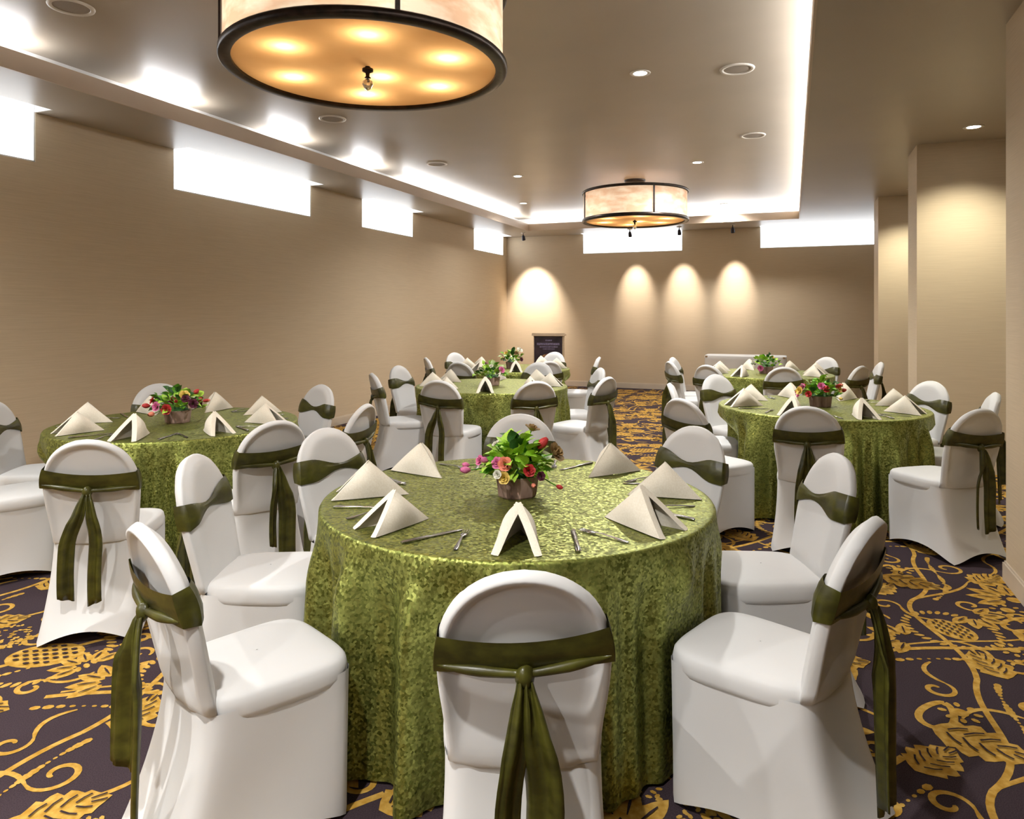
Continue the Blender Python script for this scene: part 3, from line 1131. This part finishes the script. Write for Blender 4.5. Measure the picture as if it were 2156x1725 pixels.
def wing_mesh():
    """standing folded napkin: closed ridge towards the table centre (+y), open tent towards the diner (-y)"""
    A, C = Vector((0, .0, .132)), Vector((0, .150, .0))
    mb = MB()
    for s in (-1, 1):
        B = Vector((s * .072, -.125, .0))
        N = 9
        out, inn = [], []
        fn = (C - A).cross(B - A).normalized()
        if fn.x * s < 0:
            fn = -fn
        for i in range(N):
            ro, ri = [], []
            for j in range(N):
                # collapse towards the apex
                a = i / (N - 1)
                q = j / (N - 1)
                p = A * (1 - a) + (C * (1 - q) + B * q) * a
                bul = .024 * math.sin(PI * a) * math.sin(PI * min(1, q * .95)) + .010 * a * (1 - q) * q * 4
                th = .004 + .013 * q ** 3
                p = p + fn * bul
                p.z = max(p.z, .0005)
                ro.append(p + fn * th * .5)
                r2 = p - fn * th
                r2.z = max(r2.z, .0005)
                ri.append(r2)
            out.append(ro); inn.append(ri)
        for g, flip in ((out, s > 0), (inn, s < 0)):
            gg = [r[::-1] for r in g] if flip else g
            mb.grid(gg)
        for rowpair in (([r[-1] for r in out], [r[-1] for r in inn]), (out[-1], inn[-1])):
            a_, b2 = rowpair
            mid = [(p + q) / 2 + (B - C).normalized() * .003 for p, q in zip(a_, b2)]
            for m_ in mid:
                m_.z = max(m_.z, .0005)
            mb.grid([a_, mid, b2])
    return mb.mesh('napkin', 'cream_linen')


NAPKIN = wing_mesh()


def fork_mesh():
    mb = MB()
    rows = []
    for y, w_, z in ((-.10, .006, .002), (-.085, .0085, .002), (-.04, .0055, .005), (.0, .0035, .007), (.025, .004, .006), (.036, .011, .004), (.055, .0125, .003), (.06, .0125, .003)):
        rows.append([(-w_, y, z), (w_, y, z), (w_, y, z + .0025), (-w_, y, z + .0025)])
    mb.grid(rows, close_u=True)
    for k in range(4):
        x = -.0105 + .007 * k
        mb.tube([(x, .058, .0045), (x, .078, .004), (x, .098, .0065)], [.002, .0018, .001], 6)
    return mb.mesh('fork', 'steel')


def knife_mesh():
    mb = MB()
    rows = []
    for y, a, b_, z, h in ((-.12, -.006, .006, .001, .005), (-.11, -.008, .008, .001, .007), (-.02, -.007, .007, .001, .006), (-.01, -.005, .006, .002, .003), (.03, -.0085, .008, .002, .0022), (.08, -.009, .008, .002, .002), (.11, -.002, .008, .002, .0018), (.115, .004, .007, .002, .0016)):
        rows.append([(a, y, z), (b_, y, z), (b_, y, z + h), (a, y, z + h)])
    mb.grid(rows, close_u=True)
    mb.poly(rows[0][::-1]); mb.poly(rows[-1])
    return mb.mesh('knife', 'steel')


FORK, KNIFE = fork_mesh(), knife_mesh()


def tablecloth_mesh(seed, dents):
    rnd = random.Random(seed)
    n = 320
    ph = [rnd.uniform(0, 2 * PI) for _ in range(6)]
    nf = rnd.choice([15, 16, 17])

    def fold(a):
        q = math.sin(nf * a + ph[0] + .9 * math.sin(2 * a + ph[1]) + .5 * math.sin(3 * a + ph[2]))
        f = 2.1 * (.5 + .5 * q) ** 2.4 - .75
        return f * (.72 + .28 * math.sin(a * 2 + ph[3])) + .22 * math.sin(round(2.6 * nf) * a + ph[4])
    mb = MB()
    rows = []
    for r in (.0005, .2, .4, .55, .66, .72, .75, RT - .006):
        rows.append([(r * math.cos(2 * PI * k / n), r * math.sin(2 * PI * k / n), ZTOP + .003) for k in range(n)])
    rows.append([((RT + .001) * math.cos(2 * PI * k / n), (RT + .001) * math.sin(2 * PI * k / n), ZTOP + .0005) for k in range(n)])
    NR = 22
    for i in range(NR):
        t = i / (NR - 1)
        z = (ZTOP - .008) * (1 - t) + .012 * t
        row = []
        for k in range(n):
            a = 2 * PI * k / n
            amp = .070 * sstep(t, .0, .30) * (.7 + .3 * t)
            r = RT + .006 + .030 * t + amp * fold(a) + .006 * t * math.sin(29 * a + ph[5])
            r = max(r, RT - .05 * sstep(t, 0, .3) + .004)
            x, y = r * math.cos(a), r * math.sin(a)
            if t < .02:
                pass
            for (qx, qy, fx, fy) in dents:
                # chair seat standing under the cloth: push the cloth inwards in front of it
                if z < .70:
                    soft = sstep(.70 - z, 0, .20)
                    lx = (x - qx) * fy - (y - qy) * fx          # sideways from the chair axis
                    ly = (x - qx) * fx + (y - qy) * fy          # ahead of the chair
                    side = 1 - sstep(abs(lx), .245, .36)
                    need = .262 - ly                              # cloth must be at least this far ahead
                    if side > 0 and need > 0 and ly > -.6:
                        # move along the radius towards the centre
                        ra = math.hypot(x, y)
                        cosf = max(.35, -(x * fx + y * fy) / ra)
                        x -= x / ra * need / cosf * side * soft
                        y -= y / ra * need / cosf * side * soft
            row.append((x, y, z))
        rows.append(row)
    mb.grid(rows, close_u=True)
    return mb.mesh('tablecloth', 'sequin_cloth')


mbt = MB(); mbt.lathe([(.0005, ZTOP), (RT - .012, ZTOP), (RT - .006, ZTOP - .004), (RT - .006, ZTOP - .026), (RT - .012, ZTOP - .03), (.0005, ZTOP - .03)], 48)
TOPM = mbt.mesh('tabletop', 'table_ply')
mbt = MB(); mbt.lathe([(.04, ZTOP - .03), (.04, .06), (.05, .05)], 16)
PEDM = mbt.mesh('pedestal', 'black_metal')
mbt = MB()
for k in range(4):
    a = PI / 2 * k
    mbt.tube([(.03 * math.cos(a), .03 * math.sin(a), .06), (.30 * math.cos(a), .30 * math.sin(a), .02)], .018, 8)
FOOTM = mbt.mesh('base', 'black_metal')

rnd = random.Random(11)
cloth_words = ['sequined lime green cloth reaching the carpet on nearest round table', 'olive sequin cloth draped over round table beside the piers',
               'olive sequin cloth draped over round table along left wall', 'olive sequin cloth on middle round table behind nearest one',
               'dark green cloth on far round table before the lectern', 'dark green cloth on far round table before white buffet']
for ti, T in enumerate(TABLES):
    cl, cd = T['c']
    tx, ty = W(cl, cd)
    T['xy'] = (tx, ty)
    dents, used = [], set()
    seats = []
    for (px, py, var) in T['ch']:
        d = CA / (py - HY)
        l = (px - CX) / FPX * d
        wx, wy = W(l, d)
        fx, fy = tx - wx, ty - wy
        q = math.hypot(fx, fy)
        fx, fy = fx / q, fy / q
        if q < 1.17:                     # a chair cannot stand nearer than its seat allows
            wx, wy = tx - fx * 1.17, ty - fy * 1.17
        rz = math.atan2(-fx, fy)
        # keep the seat front outside the table foot; seats may reach under the cloth
        ox, oy = wx - fx * APEX_Y, wy - fy * APEX_Y
        sc_ = sector(l - cl, d - cd)
        while sc_ in used:
            sc_ = (sc_ + 1) % 8
        used.add(sc_)
        seats.append((sc_, fx, fy))
        chair(ox, oy, rz, var, 'white covered chair with olive sash, %s seat of %s' % (SECT[sc_], T['nm']), 'chairs around the ' + T['nm'])
        dents.append((ox - tx, oy - ty, fx, fy))
    # table under its cloth
    t = bpy.data.objects.new('round_table', None); t.location = (tx, ty, 0); COL.objects.link(t)
    link('tabletop', TOPM, t); link('pedestal', PEDM, t); link('base', FOOTM, t)
    tag(t, 'round banquet table hidden under its cloth, ' + T['nm'], 'table', 'round banquet tables')
    c = link('tablecloth', tablecloth_mesh(100 + ti, dents), None, (tx, ty, 0))
    tag(c, cloth_words[ti], 'tablecloth', 'green tablecloths')
    # place settings at every one of the eight seats
    taken = {s: (fx, fy) for s, fx, fy in seats}
    for s in range(8):
        a = math.radians(45 * s)
        dl, dd = math.cos(a), math.sin(a)
        ux, uy = W(dl, dd)
        if s in taken:
            fx, fy = taken[s]
            # mostly the even spacing, partly towards the chair
            mx_, my_ = ux * .8 - fx * .2, uy * .8 - fy * .2
            q = math.hypot(mx_, my_)
            ux, uy = mx_ / q, my_ / q
        rz = math.atan2(ux, -uy) + rnd.uniform(-.10, .10)
        r = .60
        sd = (-uy, ux)          # to the diner's ... side
        np_ = link('folded_napkin', NAPKIN, None, (tx + ux * r, ty + uy * r, ZTOP + .0035), (0, 0, rz), rnd.uniform(.95, 1.08))
        tag(np_, 'cream folded napkin standing at %s place of %s' % (SECT[s], T['nm']), 'napkin', 'napkins on the ' + T['nm'])
        if ti < 3:
            # diner looks towards -u; right hand is u rotated +90
            for nm, me, k in (('fork', FORK, -1), ('knife', KNIFE, 1)):
                ex, ey = tx + ux * .575 + sd[0] * .185 * k, ty + uy * .575 + sd[1] * .185 * k
                o = link(nm, me, None, (ex, ey, ZTOP + .0035), (0, 0, math.atan2(ux, -uy) + rnd.uniform(-.12, .12)))
                tag(o, 'steel %s beside the napkin at %s place of %s' % (nm, SECT[s], T['nm']), nm, 'cutlery on the ' + T['nm'])

# ------------------------------------------------------------------ flower arrangements
def leaf_mesh(mat):
    mb = MB()
    rows = []
    for i in range(7):
        t = i / 6
        w_ = .40 * math.sin(PI * (.08 + .92 * t) ** .85) + .01
        z = .16 * math.sin(PI * t * .9) - .22 * t * t
        rows.append([(w_ * e, t, z + .18 * w_ * abs(e) * 1.2) for e in (-1, -.5, 0, .5, 1)])
    mb.grid(rows)
    return mb.mesh('leaf', mat)


def rose_mesh(mat):
    mb = MB()
    for ring, (k, r, tilt, h) in enumerate(((3, .16, .15, .50), (5, .32, .45, .50), (6, .48, .85, .46))):
        for i in range(k):
            a = 2 * PI * (i + .5 * ring) / k
            rows = []
            for p in range(5):
                t = p / 4
                rr = r * (.35 + .65 * math.sin(t * PI / 2)) + tilt * .32 * t * t
                z = h * t * (1.1 - .35 * tilt * t) + .04 * ring * -1
                row = []
                for q in range(5):
                    e = -1 + q / 2
                    aa = a + e * (.62 if k > 3 else 1.0) * (1.0 if t < .75 else .86)
                    rc = rr * (1 - .10 * e * e * t)
                    row.append((rc * math.cos(aa), rc * math.sin(aa), z - .10 * e * e * t))
                rows.append(row)
            mb.grid(rows)
    return mb.mesh('flower', mat)


def bud_mesh(mat):
    mb = MB()
    for i in range(5):
        a = 2 * PI * i / 5
        rows = []
        for p in range(6):
            t = p / 5
            rr = .34 * math.sin(PI * (.1 + .78 * t))
            rows.append([(rr * math.cos(a + e), rr * math.sin(a + e), 1.0 * t) for e in (-.75, -.35, 0, .35, .75)])
        mb.grid(rows)
    return mb.mesh('flower', mat)


LEAF = [leaf_mesh(k) for k in ('leaf_light', 'leaf_mid', 'leaf_dark', 'leaf_pale')]
ROSE = {k: rose_mesh('petal_' + k) for k in ('pink', 'red', 'coral', 'yellow', 'white', 'plum', 'dried')}
BUD = {k: bud_mesh('petal_' + k) for k in ('pink', 'red', 'coral', 'white', 'plum', 'yellow')}


def pot_mesh(r, h):
    mb = MB()
    mb.lathe([(.0005, 0), (r * .86, 0), (r * .90, .006), (r, h * .9), (r * 1.03, h), (r * .96, h), (r * .92, h * .88), (.0005, h * .86)], 9)
    return mb.mesh('pot', 'bark_pot', False)


def arrangement(ti, label, blooms, seed, R=.165, Hh=.155, nleaf=64, pr=.088, ph_=.085, mix=(.42, .30, .20, .08), lift=0.0):
    tx, ty = TABLES[ti]['xy']
    rs = random.Random(seed)
    t = bpy.data.objects.new('flower_arrangement', None)
    t.location = (tx, ty, ZTOP + .0035); t.rotation_euler = (0, 0, TH); COL.objects.link(t)     # local x = image right, local y = away
    link('pot', pot_mesh(pr, ph_), t)
    mb = MB(); mb.lathe([(.0005, ph_ + .03), (pr * .5, ph_ + .024), (pr * .9, ph_ * .87)], 14)
    link('moss', mb.mesh('moss', 'leaf_dark'), t)
    stems = MB()
    ctr = Vector((0, 0, ph_ + .012))
    for i in range(nleaf):
        u = (i + .5) / nleaf
        el = math.asin(1 - u * 1.12) if u < .999 else -.1
        az = i * 2.39996 + rs.uniform(-.25, .25)
        q = rs.uniform(.58, 1.0)
        d = Vector((math.cos(el) * math.cos(az), math.cos(el) * math.sin(az), math.sin(el)))
        p = ctr + Vector((d.x * R * q, d.y * R * q, d.z * Hh * q + .012 + lift))
        me = LEAF[rs.choices(range(4), mix)[0]]
        n_ = (d + Vector((rs.uniform(-.5, .5), rs.uniform(-.5, .5), rs.uniform(-.1, .6)))).normalized()
        rot = n_.to_track_quat('Y', 'Z').to_euler()
        sz = rs.uniform(.045, .075)
        p = p - n_ * sz * .6
        p.z = max(p.z, .03)
        link('leaf', me, t, p, (rot.x, rot.y + rs.uniform(-.6, .6), rot.z), sz)
        if i % 4 == 0:
            stems.tube([ctr, (ctr + p) / 2 + Vector((0, 0, .01)), p], .0022, 5)
    for (bx, by, bz, kind, col, sz) in blooms:
        p = Vector((bx, by, bz))
        d = (p - ctr).normalized()
        me = ROSE[col] if kind == 'r' else BUD[col]
        q = (d + Vector((0, -.35, .15))).normalized() if kind == 'r' else d
        rot = q.to_track_quat('Z', 'Y').to_euler()
        link('flower', me, t, p, rot, sz)
        stems.tube([ctr, (ctr * .45 + p * .55) + Vector((0, 0, .015)), p], .0025, 5)
    link('stems', stems.mesh('stems', 'leaf_mid'), t)
    return tag(t, label, 'flower arrangement', 'table centrepieces')


# nearest: positions read off the photo (x right, y away, z above the cloth)
near_blooms = [(-.185, -.06, .115, 'b', 'pink', .042), (-.145, -.05, .150, 'r', 'pink', .030), (-.115, -.06, .150, 'b', 'pink', .036), (-.075, -.10, .150, 'r', 'pink', .034),
               (-.045, -.12, .150, 'r', 'coral', .040), (-.030, -.12, .138, 'b', 'coral', .034), (.045, -.13, .128, 'r', 'red', .034), (-.05, -.15, .105, 'r', 'yellow', .034),
               (-.075, -.15, .118, 'r', 'white', .024), (.058, -.13, .075, 'b', 'coral', .026), (.085, .0, .190, 'b', 'red', .056), (.150, -.03, .175, 'r', 'dried', .058),
               (.062, .06, .255, 'r', 'dried', .046), (.155, -.07, .055, 'b', 'red', .028), (.09, -.12, .105, 'r', 'plum', .026), (-.085, .03, .200, 'r', 'white', .026),
               (.02, .02, .18, 'r', 'yellow', .024), (-.19, -.04, .13, 'b', 'pink', .03)]
arrangement(0, 'bright green centrepiece with pink and red flowers on nearest table', near_blooms, 3, R=.150, Hh=.150, nleaf=150, mix=(.74, .13, .04, .09))


def rand_blooms(seed, cols, n_, R, z0, z1, sz):
    rs = random.Random(seed)
    o = []
    for i in range(n_):
        a = 2 * PI * i / n_ + rs.uniform(-.3, .3)
        q = rs.uniform(.45, 1.0)
        o.append((R * q * math.cos(a), R * q * math.sin(a), z0 + (z1 - z0) * (1 - q * q) + rs.uniform(-.02, .02), rs.choice('rrb'), rs.choice(cols), sz * rs.uniform(.8, 1.2)))
    return o


arrangement(1, 'mixed green centrepiece with coral and white flowers on table beside piers', rand_blooms(5, ['coral', 'red', 'pink', 'white', 'yellow', 'red'], 20, .19, .08, .19, .042), 8, R=.17, Hh=.13, nleaf=60)
arrangement(2, 'dark leafy centrepiece with red flowers on table along left wall', rand_blooms(9, ['red', 'plum', 'plum', 'coral', 'yellow', 'red', 'pink'], 20, .20, .10, .21, .042), 14, R=.19, Hh=.15, nleaf=60, mix=(.3, .25, .4, .05))
arrangement(3, 'green centrepiece with one pink flower on middle table', [(.10, -.08, .16, 'r', 'pink', .05), (-.12, -.05, .17, 'r', 'white', .03), (.0, -.08, .20, 'r', 'white', .03), (-.05, .05, .2, 'b', 'plum', .04)], 17, R=.19, Hh=.15, nleaf=50, mix=(.35, .3, .25, .1))
arrangement(4, 'tall yellow green centrepiece with a white bloom on table before lectern', [(.10, -.06, .24, 'r', 'white', .06), (.05, -.08, .20, 'r', 'dried', .05), (-.08, -.05, .2, 'r', 'yellow', .04), (.12, -.1, .12, 'r', 'plum', .04), (-.1, .0, .12, 'r', 'plum', .04)], 21, R=.18, Hh=.18, nleaf=46, mix=(.4, .2, .3, .1))
arrangement(5, 'dark green centrepiece with magenta flower on table before white buffet', [(-.10, -.10, .07, 'r', 'pink', .05), (-.15, .0, .13, 'r', 'white', .05), (.05, -.08, .2, 'r', 'yellow', .03)], 25, R=.19, Hh=.15, nleaf=46, mix=(.35, .25, .35, .05))

# ------------------------------------------------------------------ white clothed buffet and lectern by the far wall
bx0, by0 = W((1480 - CX) / FPX * 12.33, 12.33)
BWD, BDP, BH = 1.35, .62, .76
mb = MB()
rows = []
nb = 140
def rect_pt(s, w_, d_, rr):
    # point on a rounded rectangle by angle
    c, q = math.cos(s), math.sin(s)
    k = 9
    r = (abs(c) ** k + abs(q) ** k) ** (-1 / k)
    return r * c * w_ / 2, r * q * d_ / 2
for sc_ in (.001, .4, .8, .95, .99):
    rows.append([(*[v * sc_ for v in rect_pt(2 * PI * k / nb, BWD, BDP, .05)], BH + .003) for k in range(nb)])
for i in range(12):
    t = i / 11
    row = []
    for k in range(nb):
        s = 2 * PI * k / nb
        x, y = rect_pt(s, BWD, BDP, .05)
        r = 1 + .012 * t + .014 * t * math.sin(s * 17 + 1.5 * math.sin(3 * s))
        row.append((x * r, y * (1 + (r - 1) * 2), BH - .004 - (BH - .014) * t))
    rows.append(row)
mb.grid(rows, close_u=True)
buffet_cloth = mb
t = bpy.data.objects.new('buffet_table', None); t.location = (bx0 + BWD / 2, by0 + BDP / 2 + .15, 0); COL.objects.link(t)
link('tablecloth', buffet_cloth.mesh('buffet_cloth', 'white_stretch_cover'), t)
mb = MB(); mb.box(-BWD / 2 + .02, BWD / 2 - .02, -BDP / 2 + .02, BDP / 2 - .02, BH - .03, BH)
link('tabletop', mb.mesh('tabletop', 'table_ply', False), t)
for sx in (-1, 1):
    for sy in (-1, 1):
        mb = MB(); mb.tube([(sx * .55, sy * .22, 0), (sx * .55, sy * .22, BH - .03)], .016, 8)
        link('leg', mb.mesh('leg', 'black_metal'), t)
tag(t, 'rectangular buffet table under floor-length white cloth by far wall', 'table')

ld = 13.2
lx, ly = W((1154.5 - CX) / FPX * ld, ld)
zt = CAMH - (704 - HY) / FPX * ld
lw = 62 / FPX * ld
t = bpy.data.objects.new('lectern', None); t.location = (lx, ly, 0); t.rotation_euler = (0, 0, TH * .6); COL.objects.link(t)
mb = MB(); mb.box(-lw / 2, lw / 2, -.02, .36, .07, zt - .03)
link('body', mb.mesh('body', 'pale_wood', False), t)
mb = MB(); mb.box(-lw / 2 - .03, lw / 2 + .03, -.06, .40, 0, .07)
link('plinth', mb.mesh('plinth', 'pale_wood', False), t)
mb = MB()
mb.poly([(-lw / 2 - .03, -.06, zt - .03), (lw / 2 + .03, -.06, zt - .03), (lw / 2 + .03, -.06, zt + .02), (-lw / 2 - .03, -.06, zt + .02)])
mb.poly([(-lw / 2 - .03, -.06, zt + .02), (lw / 2 + .03, -.06, zt + .02), (lw / 2 + .03, .40, zt - .05 + .03), (-lw / 2 - .03, .40, zt - .05 + .03)])
mb.poly([(-lw / 2 - .03, -.06, zt - .03), (-lw / 2 - .03, .40, zt - .03), (lw / 2 + .03, .40, zt - .03), (lw / 2 + .03, -.06, zt - .03)])
mb.poly([(-lw / 2 - .03, -.06, zt - .03), (-lw / 2 - .03, -.06, zt + .02), (-lw / 2 - .03, .40, zt - .02), (-lw / 2 - .03, .40, zt - .03)])
mb.poly([(lw / 2 + .03, -.06, zt - .03), (lw / 2 + .03, .40, zt - .03), (lw / 2 + .03, .40, zt - .02), (lw / 2 + .03, -.06, zt + .02)])
link('desk_top', mb.mesh('desk_top', 'pale_wood', False), t)
mb = MB(); pw = lw - .03
mb.box(-pw / 2, pw / 2, -.032, -.02, .12, zt - .04)
po = link('poster', mb.mesh('poster', 'poster_dark', False), t)
po['label'] = 'dark printed poster on the lectern front'
mb = MB()
for z0, z1, x0, x1 in ((.10, .125, -.05, .07), (.16, .20, -.21, .21), (.22, .245, -.16, .18), (.265, .28, -.10, .12)):
    mb.box(x0, x1, -.034, -.032, zt - z1, zt - z0)
link('print_band', mb.mesh('print_band', 'poster_print', False), po)
mb = MB()
aa = [(.23 * math.cos(q), zt - .62 + .26 * math.sin(q)) for q in (PI * k / 16 for k in range(17))]
bb = [(.15 * math.cos(q), zt - .62 + .17 * math.sin(q)) for q in (PI * k / 16 for k in range(17))]
mb.grid([[(x, -.0335, z) for x, z in aa], [(x, -.0335, z) for x, z in bb]])
mb.poly([(-.23, -.0335, zt - .62), (-.15, -.0335, zt - .62), (-.15, -.0335, .16), (-.23, -.0335, .16)])
mb.poly([(.15, -.0335, zt - .62), (.23, -.0335, zt - .62), (.23, -.0335, .16), (.15, -.0335, .16)])
link('print_arch', mb.mesh('print_arch', 'poster_warm', False), po)
tag(t, 'pale lectern with dark poster front standing in far left corner', 'lectern')
